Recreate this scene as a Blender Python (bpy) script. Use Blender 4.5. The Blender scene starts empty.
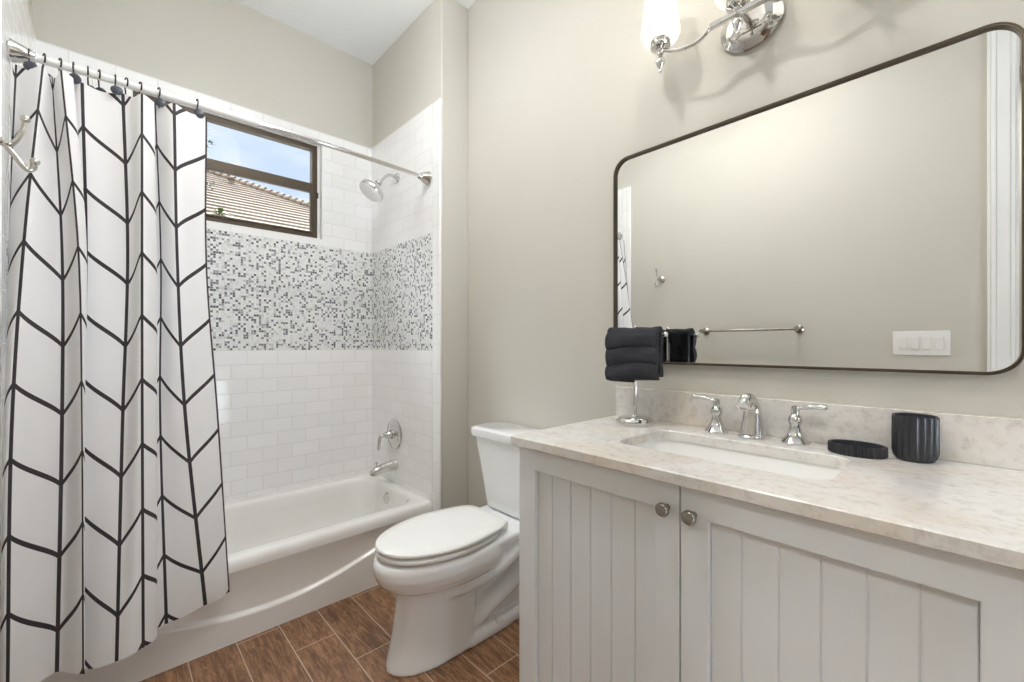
import bpy, bmesh, math, random
from mathutils import Vector, Matrix
R = math.radians
PI = math.pi
random.seed(7)
S = bpy.context.scene
C = S.collection

# ------------------------------------------------------------------ camera, world, sun, lights, exposure
cam = bpy.data.cameras.new('camera')
cam_o = bpy.data.objects.new('camera', cam); C.objects.link(cam_o)
cam_o.location = (0, 0, 1.19); cam_o.rotation_euler = (R(90), 0, R(-43.086))
cam.sensor_width = 36; cam.lens = 430.5/1024*36; cam.shift_y = 4/1024; cam.clip_start = .01
S.camera = cam_o
S.view_settings.view_transform = 'Standard'; S.view_settings.look = 'None'
S.view_settings.exposure = 0.84; S.view_settings.gamma = 1; S.view_settings.use_curve_mapping = False
S.cycles.max_bounces = 10; S.cycles.diffuse_bounces = 6; S.cycles.glossy_bounces = 6
S.cycles.sample_clamp_indirect = 6; S.cycles.caustics_reflective = False; S.cycles.caustics_refractive = False

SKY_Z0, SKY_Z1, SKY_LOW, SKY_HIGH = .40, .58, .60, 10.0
def make_world():
    w = bpy.data.worlds.new('sky'); S.world = w; w.use_nodes = True
    nt = w.node_tree; nt.nodes.clear()
    tc = nt.nodes.new('ShaderNodeTexCoord')
    mp = nt.nodes.new('ShaderNodeMapping'); mp.inputs['Scale'].default_value = (2.2, 2.2, 5)
    nt.links.new(tc.outputs['Generated'], mp.inputs[0])
    no = nt.nodes.new('ShaderNodeTexNoise'); no.inputs['Scale'].default_value = 1.6
    no.inputs['Detail'].default_value = 5; no.inputs['Roughness'].default_value = .55
    nt.links.new(mp.outputs[0], no.inputs['Vector'])
    cr = nt.nodes.new('ShaderNodeValToRGB')
    cr.color_ramp.elements[0].position = .38; cr.color_ramp.elements[0].color = (.60, .74, .93, 1)
    cr.color_ramp.elements[1].position = .62; cr.color_ramp.elements[1].color = (.88, .93, .98, 1)
    nt.links.new(no.outputs[0], cr.inputs[0])
    bg = nt.nodes.new('ShaderNodeBackground'); bg.inputs['Strength'].default_value = 0.86
    # upper sky, out of view through the window, strengthened as added fill light
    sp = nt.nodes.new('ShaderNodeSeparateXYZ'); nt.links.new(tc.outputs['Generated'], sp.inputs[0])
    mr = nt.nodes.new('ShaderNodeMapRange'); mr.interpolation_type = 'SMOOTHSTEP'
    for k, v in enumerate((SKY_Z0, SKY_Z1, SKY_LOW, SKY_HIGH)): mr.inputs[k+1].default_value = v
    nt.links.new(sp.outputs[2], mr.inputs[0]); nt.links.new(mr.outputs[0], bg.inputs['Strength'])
    out = nt.nodes.new('ShaderNodeOutputWorld')
    nt.links.new(cr.outputs[0], bg.inputs[0]); nt.links.new(bg.outputs[0], out.inputs[0])
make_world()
sun = bpy.data.lights.new('sun', 'SUN'); sun.energy = 2.2; sun.angle = R(1); sun.color = (1, .985, .96)
sun_o = bpy.data.objects.new('sun', sun); C.objects.link(sun_o); sun_o.location = (0, -6, 12); sun_o.rotation_euler = (R(8), 0, R(20))
DOWN_W, SHADE_E, HALL_W, GLOBE_E = 4.0, 0.46, 12.0, 8.0

# ------------------------------------------------------------------ helpers
def lin(r, g, b):
    f = lambda c: (c/12.92 if c <= .04045 else ((c+.055)/1.055)**2.4)
    return (f(r/255), f(g/255), f(b/255), 1)

class NT:
    def __init__(s, name):
        s.m = bpy.data.materials.new(name); s.m.use_nodes = True
        s.t = s.m.node_tree; s.b = s.t.nodes['Principled BSDF']
    def n(s, ty, **kw):
        o = s.t.nodes.new(ty)
        for k, v in kw.items(): setattr(o, k, v)
        return o
    def l(s, a, b): s.t.links.new(a, b)
    def put(s, sock, v):
        if isinstance(v, bpy.types.NodeSocket): s.l(v, sock)
        else: sock.default_value = v
    def m_(s, op, a, b=0.0, c=0.0):
        o = s.n('ShaderNodeMath', operation=op)
        s.put(o.inputs[0], a); s.put(o.inputs[1], b); s.put(o.inputs[2], c)
        return o.outputs[0]
    def coord(s, kind='Object'):
        o = s.n('ShaderNodeTexCoord'); return o.outputs[kind]
    def sep(s, v):
        o = s.n('ShaderNodeSeparateXYZ'); s.l(v, o.inputs[0]); return o.outputs
    def comb(s, x=0.0, y=0.0, z=0.0):
        o = s.n('ShaderNodeCombineXYZ')
        for i, v in enumerate((x, y, z)): s.put(o.inputs[i], v)
        return o.outputs[0]
    def mapping(s, v, scale=(1, 1, 1), rot=(0, 0, 0)):
        o = s.n('ShaderNodeMapping'); s.l(v, o.inputs[0]); o.inputs['Scale'].default_value = scale
        o.inputs['Rotation'].default_value = rot; return o.outputs[0]
    def noise(s, v, scale, detail=3, rough=.5, dist=0):
        o = s.n('ShaderNodeTexNoise'); s.l(v, o.inputs['Vector']); o.inputs['Scale'].default_value = scale
        o.inputs['Detail'].default_value = detail; o.inputs['Roughness'].default_value = rough
        o.inputs['Distortion'].default_value = dist; return o.outputs[0]
    def white(s, v):
        o = s.n('ShaderNodeTexWhiteNoise', noise_dimensions='3D'); s.l(v, o.inputs['Vector']); return o.outputs['Value']
    def ramp(s, f, stops, interp='LINEAR'):
        o = s.n('ShaderNodeValToRGB'); o.color_ramp.interpolation = interp
        e = o.color_ramp.elements
        while len(e) < len(stops): e.new(.5)
        for i, (p, c) in enumerate(stops): e[i].position = p; e[i].color = c
        s.l(f, o.inputs[0]); return o.outputs[0]
    def mix(s, f, a, b, blend='MIX'):
        o = s.n('ShaderNodeMix', data_type='RGBA', blend_type=blend)
        s.put(o.inputs[0], f); s.put(o.inputs[6], a); s.put(o.inputs[7], b); return o.outputs[2]
    def bump(s, h, strength=.3, dist=.01):
        o = s.n('ShaderNodeBump'); o.inputs['Strength'].default_value = strength; o.inputs['Distance'].default_value = dist
        s.l(h, o.inputs['Height']); s.l(o.outputs[0], s.b.inputs['Normal'])
    def set(s, **kw):
        for k, v in kw.items(): s.put(s.b.inputs[k.replace('_', ' ')], v)
        return s

def plain(name, col, rough=.5, metal=0, noise_amt=.04, nscale=30, bump=0, coat=0):
    t = NT(name); v = t.coord()
    n = t.noise(v, nscale, 3)
    a = tuple(max(0, c*(1-noise_amt)) for c in col[:3])+(1,); b = tuple(min(1, c*(1+noise_amt)) for c in col[:3])+(1,)
    t.set(Base_Color=t.ramp(n, [(.3, a), (.7, b)]), Roughness=rough, Metallic=metal)
    if coat: t.set(Coat_Weight=coat, Coat_Roughness=.05)
    if bump: t.bump(n, bump, .003)
    return t.m

def mat_wall():
    t = NT('greige_paint'); v = t.coord()
    n = t.noise(v, 1.5, 2); f = t.noise(v, 160, 4, .6)
    t.set(Base_Color=t.ramp(n, [(.3, lin(202, 198, 187)), (.7, lin(205, 201, 191))]), Roughness=.75)
    t.bump(f, .25, .004); return t.m

def brick_mask(t, s, z, w, h, z0, g, shift=.5):
    zz = t.m_('DIVIDE', t.m_('SUBTRACT', z, z0), h); row = t.m_('FLOOR', zz)
    fz = t.m_('FRACT', zz)
    sx = t.m_('ADD', t.m_('DIVIDE', s, w), t.m_('MULTIPLY', row, shift))
    col = t.m_('FLOOR', sx); fx = t.m_('FRACT', sx)
    ex = t.m_('MULTIPLY', t.m_('MINIMUM', fx, t.m_('SUBTRACT', 1.0, fx)), w)
    ez = t.m_('MULTIPLY', t.m_('MINIMUM', fz, t.m_('SUBTRACT', 1.0, fz)), h)
    e = t.m_('MINIMUM', ex, ez)
    return e, col, row

def mat_subway(w=.155, h=.0795, z0=1.16, name='white_subway_tile', shift=.5):
    t = NT(name); x, y, z = t.sep(t.coord())
    s = t.m_('ADD', x, y)
    e, col, row = brick_mask(t, s, z, w, h, z0, .001, shift)
    grout = t.m_('LESS_THAN', e, .0012)
    rnd = t.white(t.comb(col, row, 0.0))
    tile = t.ramp(rnd, [(0, lin(243, 242, 240)), (1, lin(247, 246, 245))])
    t.set(Base_Color=t.mix(grout, tile, lin(216, 214, 210)), Roughness=t.m_('ADD', t.m_('MULTIPLY', grout, .5), .09))
    edge = t.m_('MINIMUM', e, .004)
    wav = t.noise(t.coord(), 9, 2)
    hgt = t.m_('ADD', t.m_('MULTIPLY', edge, 120.0), t.m_('ADD', t.m_('MULTIPLY', wav, .5), t.m_('MULTIPLY', rnd, .0)))
    t.bump(hgt, .25, .004); return t.m

def mat_mosaic():
    t = NT('grey_white_glass_mosaic'); x, y, z = t.sep(t.coord())
    s = t.m_('ADD', x, y); p = .0127
    a = t.m_('DIVIDE', s, p); b = t.m_('DIVIDE', t.m_('SUBTRACT', z, 1.16), p)
    fa, fb = t.m_('FRACT', a), t.m_('FRACT', b)
    rnd = t.white(t.comb(t.m_('FLOOR', a), t.m_('FLOOR', b), 3.0))
    colr = t.ramp(rnd, [(0, lin(238, 238, 236)), (.42, lin(226, 226, 224)), (.66, lin(205, 206, 206)),
                        (.74, lin(158, 160, 163)), (.82, lin(116, 118, 122)), (.93, lin(84, 86, 91))], 'CONSTANT')
    ea = t.m_('MINIMUM', fa, t.m_('SUBTRACT', 1.0, fa)); eb = t.m_('MINIMUM', fb, t.m_('SUBTRACT', 1.0, fb))
    g = t.m_('LESS_THAN', t.m_('MINIMUM', ea, eb), .07)
    t.set(Base_Color=t.mix(g, colr, lin(214, 213, 210)), Roughness=t.m_('ADD', .08, t.m_('MULTIPLY', g, .5)))
    t.bump(t.m_('ADD', t.m_('MULTIPLY', g, -.6), t.m_('MULTIPLY', rnd, .3)), .15, .002); return t.m

def mat_floor():
    t = NT('wood_look_plank_tile'); co = t.coord(); x, y, z = t.sep(co)
    a = t.m_('DIVIDE', t.m_('SUBTRACT', x, .06), .1552); col = t.m_('FLOOR', a); fa = t.m_('FRACT', a)
    b = t.m_('DIVIDE', t.m_('SUBTRACT', t.m_('ADD', y, t.m_('MULTIPLY', col, .2)), .595), .6)
    row = t.m_('FLOOR', b); fb = t.m_('FRACT', b)
    ex = t.m_('MULTIPLY', t.m_('MINIMUM', fa, t.m_('SUBTRACT', 1.0, fa)), .1552)
    ey = t.m_('MULTIPLY', t.m_('MINIMUM', fb, t.m_('SUBTRACT', 1.0, fb)), .6)
    e = t.m_('MINIMUM', ex, ey); g = t.m_('LESS_THAN', e, .0019)
    rnd = t.white(t.comb(col, row, 1.0))
    v = t.comb(x, t.m_('ADD', t.m_('MULTIPLY', y, .13), t.m_('MULTIPLY', rnd, 7.0)), t.m_('MULTIPLY', rnd, 3.0))
    gr = t.noise(v, 75, 8, .72, 1.0); blot = t.noise(co, 6, 3)
    wood = t.ramp(gr, [(.34, lin(54, 34, 22)), (.46, lin(114, 78, 52)), (.60, lin(190, 146, 110))])
    wood = t.mix(.22, wood, t.ramp(rnd, [(0, lin(88, 59, 40)), (1, lin(160, 116, 83))]))
    wood = t.mix(.38, wood, t.ramp(blot, [(.3, lin(72, 50, 36)), (.7, lin(158, 116, 85))]))
    t.set(Base_Color=t.mix(g, wood, lin(196, 178, 158)), Roughness=t.m_('ADD', .38, t.m_('MULTIPLY', g, .3)))
    t.bump(t.m_('ADD', t.m_('MULTIPLY', gr, .3), t.m_('MULTIPLY', g, -.8)), .2, .003); return t.m

def mat_stone():
    t = NT('taj_quartzite'); co = t.coord()
    w = t.mapping(co, (1, .55, 1), (0, 0, .5))
    n1 = t.noise(w, 6, 8, .62, 1.6); n2 = t.noise(co, 3.4, 5, .6, .9); n3 = t.noise(co, 45, 6, .7); n4 = t.noise(w, 2.2, 4, .5, .6)
    base = t.ramp(n1, [(.30, lin(190, 185, 178)), (.42, lin(216, 212, 206)), (.58, lin(231, 228, 223)), (.78, lin(202, 201, 199))])
    base = t.mix(t.m_('MULTIPLY', n4, .5), base, lin(233, 230, 225))
    warm = t.ramp(n2, [(.50, (0, 0, 0, 1)), (.66, (1, 1, 1, 1))])
    c = t.mix(t.m_('MULTIPLY', warm, .34), base, lin(208, 176, 138))
    sp = t.ramp(n3, [(.32, lin(158, 148, 137)), (.50, lin(234, 230, 224))])
    t.set(Base_Color=t.mix(.3, c, sp), Roughness=.16); return t.m

def mat_chrome(name='polished_chrome', col=(.68, .67, .65, 1), r=.05):
    t = NT(name); n = t.noise(t.coord(), 60, 2)
    t.set(Base_Color=col, Metallic=1.0, Roughness=t.m_('ADD', r, t.m_('MULTIPLY', n, .03))); return t.m

def mat_curtain():
    t = NT('white_chevron_cloth')
    uv = t.n('ShaderNodeUVMap', uv_map='cloth').outputs[0]
    u, v, _ = t.sep(uv)
    U = t.m_('MULTIPLY', u, 14.0); Z = t.m_('MULTIPLY', v, 2.2)
    d = t.m_('ABSOLUTE', t.m_('SUBTRACT', U, t.m_('ROUND', U)))
    stem = t.m_('LESS_THAN', d, .068)
    h = t.m_('FRACT', t.m_('MULTIPLY', U, .5)); tri = t.m_('SUBTRACT', 1.0, t.m_('ABSOLUTE', t.m_('SUBTRACT', t.m_('MULTIPLY', h, 2.0), 1.0)))
    q = t.m_('DIVIDE', t.m_('SUBTRACT', Z, t.m_('SUBTRACT', 1.29, t.m_('MULTIPLY', tri, .105))), .21)
    dq = t.m_('MULTIPLY', t.m_('ABSOLUTE', t.m_('SUBTRACT', q, t.m_('ROUND', q))), .21)
    arm = t.m_('LESS_THAN', dq, .0080)
    hem = t.m_('LESS_THAN', U, .035)
    ln = t.m_('MAXIMUM', t.m_('MAXIMUM', stem, arm), hem)
    wv = t.noise(t.coord(), 400, 2)
    col = t.mix(ln, lin(244, 243, 243), lin(58, 52, 56))
    t.set(Base_Color=col, Roughness=.7); t.bump(wv, .08, .001)
    tr = t.n('ShaderNodeBsdfTranslucent'); t.l(col, tr.inputs[0])
    mx = t.n('ShaderNodeMixShader'); mx.inputs[0].default_value = .22
    t.l(t.b.outputs[0], mx.inputs[1]); t.l(tr.outputs[0], mx.inputs[2])
    t.l(mx.outputs[0], t.t.nodes['Material Output'].inputs[0]); return t.m

def mat_terry():
    t = NT('black_terry_cloth'); co = t.coord(); n = t.noise(co, 420, 3, .7); b = t.noise(co, 60, 3)
    t.set(Base_Color=t.ramp(n, [(.3, lin(15, 16, 20)), (.72, lin(66, 69, 79))]), Roughness=.95, Sheen_Weight=.08)
    t.bump(t.m_('ADD', n, t.m_('MULTIPLY', b, .7)), .9, .006); return t.m

def mat_glass_lamp():
    t = NT('lit_frosted_glass'); n = t.noise(t.coord(), 30, 2)
    t.set(Base_Color=(.9, .88, .84, 1), Roughness=.35,
          Emission_Color=t.ramp(n, [(.3, (1, .93, .82, 1)), (.7, (1, .95, .86, 1))]), Emission_Strength=SHADE_E); return t.m

def mat_emit(name, col, e):
    t = NT(name); t.set(Base_Color=col, Emission_Color=col, Emission_Strength=e); return t.m

def mat_pane():
    t = NT('clear_window_glass'); t.set(Base_Color=(1, 1, 1, 1), Roughness=0.0, IOR=1.45)
    g = t.n('ShaderNodeBsdfGlossy'); g.inputs['Roughness'].default_value = .01
    tr = t.n('ShaderNodeBsdfTransparent')
    fr = t.n('ShaderNodeFresnel'); fr.inputs[0].default_value = 1.10
    mx = t.n('ShaderNodeMixShader'); t.l(fr.outputs[0], mx.inputs[0]); t.l(tr.outputs[0], mx.inputs[1]); t.l(g.outputs[0], mx.inputs[2])
    t.l(mx.outputs[0], t.t.nodes['Material Output'].inputs[0]); return t.m

def mat_roof():
    t = NT('concrete_roof_tile'); co = t.coord(); x, y, z = t.sep(co)
    r = t.white(t.comb(t.m_('FLOOR', t.m_('DIVIDE', x, .30)), t.m_('FLOOR', t.m_('DIVIDE', y, .33)), 0.0))
    n = t.noise(co, 3, 4, .6)
    c = t.mix(.5, t.ramp(r, [(0, lin(70, 56, 40)), (1, lin(90, 76, 58))]), t.ramp(n, [(.3, lin(60, 48, 35)), (.7, lin(86, 72, 56))]))
    t.set(Base_Color=c, Roughness=.9); return t.m

def mat_leaf(name, a, b):
    t = NT(name); n = t.noise(t.coord(), 5, 3); t.set(Base_Color=t.ramp(n, [(.3, a), (.7, b)]), Roughness=.6); return t.m

M = dict(
    wall=mat_wall(), ceil=plain('white_ceiling_paint', lin(243, 244, 245), .9, 0, .01, 80, .1),
    subway=mat_subway(), trimtile=mat_subway(.0795, .16, 1.195, 'white_bullnose_tile', 0.0), mosaic=mat_mosaic(),
    floor=mat_floor(), stone=mat_stone(), chrome=mat_chrome(),
    nickel=mat_chrome('brushed_nickel', (.40, .375, .345, 1), .2),
    tub=plain('white_acrylic', lin(240, 238, 234), .14, 0, .008, 5, 0, .4),
    china=plain('white_vitreous_china', lin(240, 240, 239), .08, 0, .006, 5, 0, .5),
    seat=plain('white_plastic_seat', lin(241, 240, 236), .22, 0, .006, 5),
    cab=plain('light_grey_cabinet_paint', lin(233, 236, 238), .42, 0, .012, 6),
    white=plain('white_trim_paint', lin(238, 237, 234), .4, 0, .01, 6),
    bronze=plain('bronze_anodised_aluminium', lin(84, 72, 58), .4, .4, .06, 40),
    frame=plain('dark_bronze_mirror_frame', lin(92, 82, 70), .32, .75, .06, 60),
    curtain=mat_curtain(), terry=mat_terry(), shade=mat_glass_lamp(), pane=mat_pane(),
    disc=plain('dark_slate_plastic', lin(58, 62, 72), .35, 0, .1, 80),
    hook=plain('dark_metal_wire', lin(52, 50, 50), .3, .7, .05, 80),
    black=plain('matte_black_ceramic', lin(46, 48, 54), .3, 0, .1, 60),
    sink=plain('sink_porcelain', lin(240, 239, 236), .1, 0, .006, 5, 0, .4),
    roof=mat_roof(), stucco=plain('stucco', lin(215, 205, 188), .9, 0, .05, 20, .3),
    palm=mat_leaf('palm_green', lin(62, 74, 34), lin(100, 108, 52)), leaf=mat_leaf('tree_leaf', lin(44, 56, 46), lin(78, 90, 68)),
    bark=plain('bark', lin(110, 95, 80), .9, 0, .2, 12, .5), lamp=mat_emit('downlight_lens', (1, .96, .91, 1), 5.0), globe=mat_emit('fill_opal_glass', (.95, .975, 1, 1), GLOBE_E),
    dark=plain('dark_gap', lin(40, 38, 36), .8),
    bounce_ground=plain('bounce_concrete', lin(226, 227, 228), .8, 0, .06, 4, .1),
    grass=mat_leaf('lawn', lin(84, 84, 72), lin(104, 102, 88)),
)
def mat_mirror():
    t = NT('mirror_silver'); n = t.noise(t.coord(), 2, 1)
    t.set(Base_Color=t.ramp(n, [(0, (.90, .905, .89, 1)), (1, (.91, .915, .90, 1))]), Metallic=1.0, Roughness=0.0); return t.m
M['mirror'] = mat_mirror()

def obj(name, bm, mat, parent=None, smooth=None, bevel=0, seg=2, sub=0):
    bmesh.ops.recalc_face_normals(bm, faces=bm.faces)
    me = bpy.data.meshes.new(name); bm.to_mesh(me); bm.free()
    me.materials.append(mat)
    o = bpy.data.objects.new(name, me); C.objects.link(o)
    if parent: o.parent = parent
    if bevel:
        m = o.modifiers.new('bevel', 'BEVEL'); m.width = bevel; m.segments = seg; m.limit_method = 'ANGLE'; m.angle_limit = R(35); m.harden_normals = False
    if sub:
        m = o.modifiers.new('sub', 'SUBSURF'); m.levels = sub; m.render_levels = sub
    if smooth is None: smooth = 40
    if smooth:
        me.polygons.foreach_set('use_smooth', [True]*len(me.polygons))
        try: me.set_sharp_from_angle(angle=R(smooth))
        except Exception: pass
    return o

def empty(name, loc=(0, 0, 0)):
    o = bpy.data.objects.new(name, None); C.objects.link(o); o.location = loc; o.empty_display_size = .05
    return o
def tag(o, label, cat, group=None):
    o['label'] = label; o['category'] = cat
    if group: o['group'] = group
    return o
def struct(name, bm, mat, parent=None, **k):
    o = obj(name, bm, mat, parent, **k)
    if not parent: o['kind'] = 'structure'
    return o
def thing(name, loc, label, cat, group=None): return tag(empty(name, loc), label, cat, group)

def NB(): return bmesh.new()
def box(bm, x0, x1, y0, y1, z0, z1):
    vs = [bm.verts.new(p) for p in ((x0,y0,z0),(x1,y0,z0),(x1,y1,z0),(x0,y1,z0),(x0,y0,z1),(x1,y0,z1),(x1,y1,z1),(x0,y1,z1))]
    for f in ((0,3,2,1),(4,5,6,7),(0,1,5,4),(1,2,6,5),(2,3,7,6),(3,0,4,7)): bm.faces.new([vs[i] for i in f])
    return bm
def B(*a): return box(NB(), *a)
def loft(bm, rings, cap0=True, cap1=True, closed=True):
    """rings: lists of points, same count"""
    vr = [[bm.verts.new(p) for p in r] for r in rings]
    n = len(vr[0])
    for a, b in zip(vr, vr[1:]):
        for i in range(n if closed else n-1):
            j = (i+1) % n
            bm.faces.new((a[i], a[j], b[j], b[i]))
    if cap0: bm.faces.new(vr[0][::-1])
    if cap1: bm.faces.new(vr[-1])
    return bm
def lathe(bm, prof, c=(0, 0, 0), axis=(0, 0, 1), n=32, sx=1, sy=1):
    q = Vector((0, 0, 1)).rotation_difference(Vector(axis).normalized()).to_matrix()
    rings = []
    for r, z in prof:
        r = max(r, .0002)
        rings.append([Vector(c)+q @ Vector((sx*r*math.cos(2*PI*i/n), sy*r*math.sin(2*PI*i/n), z)) for i in range(n)])
    return loft(bm, rings)
def tube(bm, path, rad, n=12, flat=None):
    pts = [Vector(p) for p in path]
    rs = rad if isinstance(rad, (list, tuple)) else [rad]*len(pts)
    rings = []; prev = None
    for i, p in enumerate(pts):
        t = (pts[min(i+1, len(pts)-1)]-pts[max(i-1, 0)]).normalized()
        if prev is None:
            up = Vector((0, 0, 1)) if abs(t.z) < .9 else Vector((1, 0, 0))
            u = t.cross(up).normalized()
        else:
            u = (prev - t*prev.dot(t)).normalized()
        prev = u; w = t.cross(u)
        k = flat or 1
        rings.append([p + rs[i]*(u*math.cos(2*PI*j/n) + w*k*math.sin(2*PI*j/n)) for j in range(n)])
    return loft(bm, rings)
def catmull(P, n=8):
    P = [Vector(p) for p in P]; out = []
    for i in range(len(P)-1):
        p0, p1, p2, p3 = P[max(i-1, 0)], P[i], P[i+1], P[min(i+2, len(P)-1)]
        for k in range(n):
            t = k/n
            out.append(.5*((2*p1)+(p2-p0)*t+(2*p0-5*p1+4*p2-p3)*t*t+(3*p1-p0-3*p2+p3)*t**3))
    out.append(P[-1]); return out
def sphere(bm, c, r, n=16, sx=1, sy=1, sz=1):
    prof = [(r*math.sin(PI*i/n), -r*sz*math.cos(PI*i/n)) for i in range(n+1)]
    return lathe(bm, prof, c, n=2*n, sx=sx, sy=sy)
def rrect(x0, x1, y0, y1, r, z, n=6):
    pts = []
    for cx, cy, a in ((x1-r, y1-r, 0), (x0+r, y1-r, 90), (x0+r, y0+r, 180), (x1-r, y0+r, 270)):
        for i in range(n+1):
            t = R(a+90*i/n); pts.append(Vector((cx+r*math.cos(t), cy+r*math.sin(t), z)))
    return pts

# ------------------------------------------------------------------ room shell
W, XS, XL, YF, D, HC = 1.481, 1.292, -.232, 1.945, 2.770, 3.09
TS = .012                                            # tile thickness
LW = -.246                                           # painted face of the left wall
Z_TT, ZM0, ZM1 = 2.515, 1.160, 1.808
WX0, WX1, WZ0, WZ1 = .075, .975, 1.842, 2.452        # window opening
NX0, NX1, NZ1, NY = .50, 1.44, 2.40, -1.75
struct('floor', B(-1.7, 1.6, NY-.1, 2.9, -.05, 0), M['floor'])
struct('ceiling', B(-1.7, 1.6, NY-.1, 2.9, HC, HC+.05), M['ceil'])
bm = NB(); box(bm, -1.7, NX0, NY-.1, NY, 0, HC); box(bm, NX1, W, NY-.1, NY, 0, HC); box(bm, NX0, NX1, NY-.1, NY, NZ1, HC)
struct('wall_near', bm, M['wall'])
struct('wall_right', B(W, W+.1, NY-.1, YF+.05, 0, HC), M['wall'])
DY0, DY1, DZ = -.93, -.142, 2.84
bm = NB()
box(bm, LW-.11, LW, DY1, 2.87, 0, HC); box(bm, LW-.11, LW, NY, DY0, 0, HC); box(bm, LW-.11, LW, DY0, DY1, DZ, HC)
struct('wall_left', bm, M['wall'])
struct('wall_hall', B(-1.7, -1.6, NY, 1.1, 0, HC), M['wall'])
struct('wall_hall_end', B(-1.6, LW-.11, 1.0, 1.1, 0, HC), M['wall'])
struct('wall_stub', B(XS+TS, W, YF, 2.87, 0, HC), M['wall'], bevel=.006)
bm = NB(); yb0, yb1 = D+TS, D+.11
box(bm, LW, WX0, yb0, yb1, 0, HC); box(bm, WX1, XS+TS, yb0, yb1, 0, HC)
box(bm, WX0, WX1, yb0, yb1, 0, WZ0); box(bm, WX0, WX1, yb0, yb1, WZ1, HC)
wb = struct('wall_back', bm, M['wall'])
# tile on the back wall (around the window), and its mosaic band
bm = NB()
box(bm, XL, XS, D, yb0, .30, ZM0)
box(bm, XL, WX0, D, yb0, ZM1, Z_TT); box(bm, WX1, XS, D, yb0, ZM1, Z_TT)
box(bm, WX0, WX1, D, yb0, ZM1, WZ0); box(bm, WX0, WX1, D, yb0, WZ1, Z_TT)
struct('tile_panel', bm, M['subway'], wb)
struct('mosaic_band', B(XL, XS, D+.0005, yb0, ZM0, ZM1), M['mosaic'], wb)
# window reveal lining
bm = NB(); t_ = .008
box(bm, WX0-.0, WX0+t_, D, yb1, WZ0, WZ1); box(bm, WX1-t_, WX1, D, yb1, WZ0, WZ1)
box(bm, WX0+t_, WX1-t_, D, yb1, WZ0, WZ0+t_); box(bm, WX0+t_, WX1-t_, D, yb1, WZ1-t_, WZ1)
struct('window_reveal', bm, M['white'], wb)
# tile on the plumbing wall: field, mosaic and the vertical edge tiles
ws = bpy.data.objects['wall_stub']
YE = YF+.078
bm = NB(); box(bm, XS, XS+TS, YE, D, .30, ZM0); box(bm, XS, XS+TS, YE, D, ZM1, Z_TT)
struct('tile_panel', bm, M['subway'], ws)
struct('mosaic_band', B(XS+.0005, XS+TS, YE, D, ZM0, ZM1), M['mosaic'], ws)
struct('edge_tile', B(XS-.001, XS+TS, YF, YE, 0, Z_TT), M['trimtile'], ws, bevel=.006)
wl = bpy.data.objects['wall_left']
bm = NB(); box(bm, LW, XL, YE, D, .30, ZM0); box(bm, LW, XL, YE, D, ZM1, Z_TT)
struct('tile_panel', bm, M['subway'], wl)
struct('mosaic_band', B(LW, XL-.0005, YE, D, ZM0, ZM1), M['mosaic'], wl)
struct('edge_tile', B(LW, XL+.001, YF, YE, 0, Z_TT), M['trimtile'], wl, bevel=.006)
# baseboards
struct('baseboard_right', B(W-.014, W, .97, YF, 0, .13), M['white'], bevel=.005)
struct('baseboard_left', B(LW, LW+.014, -.04, YF, 0, .13), M['white'], bevel=.005)
struct('baseboard_stub', B(XS+TS, W-.014, YF-.014, YF, 0, .13), M['white'], bevel=.005)

# window_1: bronze single-hung unit
win = empty('window_1', ((WX0+WX1)/2, D+.06, WZ0)); win['kind'] = 'structure'
def wpart(name, bm, mat, **k):
    o = obj(name, bm, mat, None, **k); o.parent = win; o.matrix_parent_inverse = Matrix.Translation(-win.location); return o
fx0, fx1, fz0, fz1 = WX0+t_, .953, WZ0+t_, 2.436
struct('trim_1', B(.953, WX1-t_, D+.035, D+.075, WZ0+t_, WZ1-t_), M['white'])
struct('trim_2', B(WX0+t_, .953, D+.035, D+.075, 2.436, WZ1-t_), M['white'])
bm = NB(); y0, y1 = D+.038, D+.085; fw = .030
box(bm, fx0, fx0+fw, y0, y1, fz0, fz1); box(bm, fx1-fw, fx1, y0, y1, fz0, fz1)
box(bm, fx0+fw, fx1-fw, y0, y1, fz0, fz0+.034); box(bm, fx0+fw, fx1-fw, y0, y1, fz1-.028, fz1)
wpart('window_frame', bm, M['bronze'], bevel=.002)
mz = 2.168
bm = NB(); box(bm, fx0+fw, fx1-fw, y0-.006, y0+.022, mz-.030, mz+.026); box(bm, fx0+fw, fx1-fw, y0-.006, y0+.018, fz0+.034, fz0+.046)
box(bm, fx1-fw-.012, fx1-fw, y0-.004, y0+.018, fz0+.04, mz-.03); box(bm, fx0+fw, fx0+fw+.012, y0-.004, y0+.018, fz0+.04, mz-.03)
box(bm, fx1-.008, fx1+.004, y0-.012, y0, mz-.06, mz-.025)
wpart('lower_sash', bm, M['bronze'], bevel=.002)
wpart('upper_pane', B(fx0+fw, fx1-fw, D+.066, D+.07, mz, fz1-.028), M['pane'])
wpart('lower_pane', B(fx0+fw+.01, fx1-fw-.01, D+.046, D+.05, fz0+.044, mz-.03), M['pane'])

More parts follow.
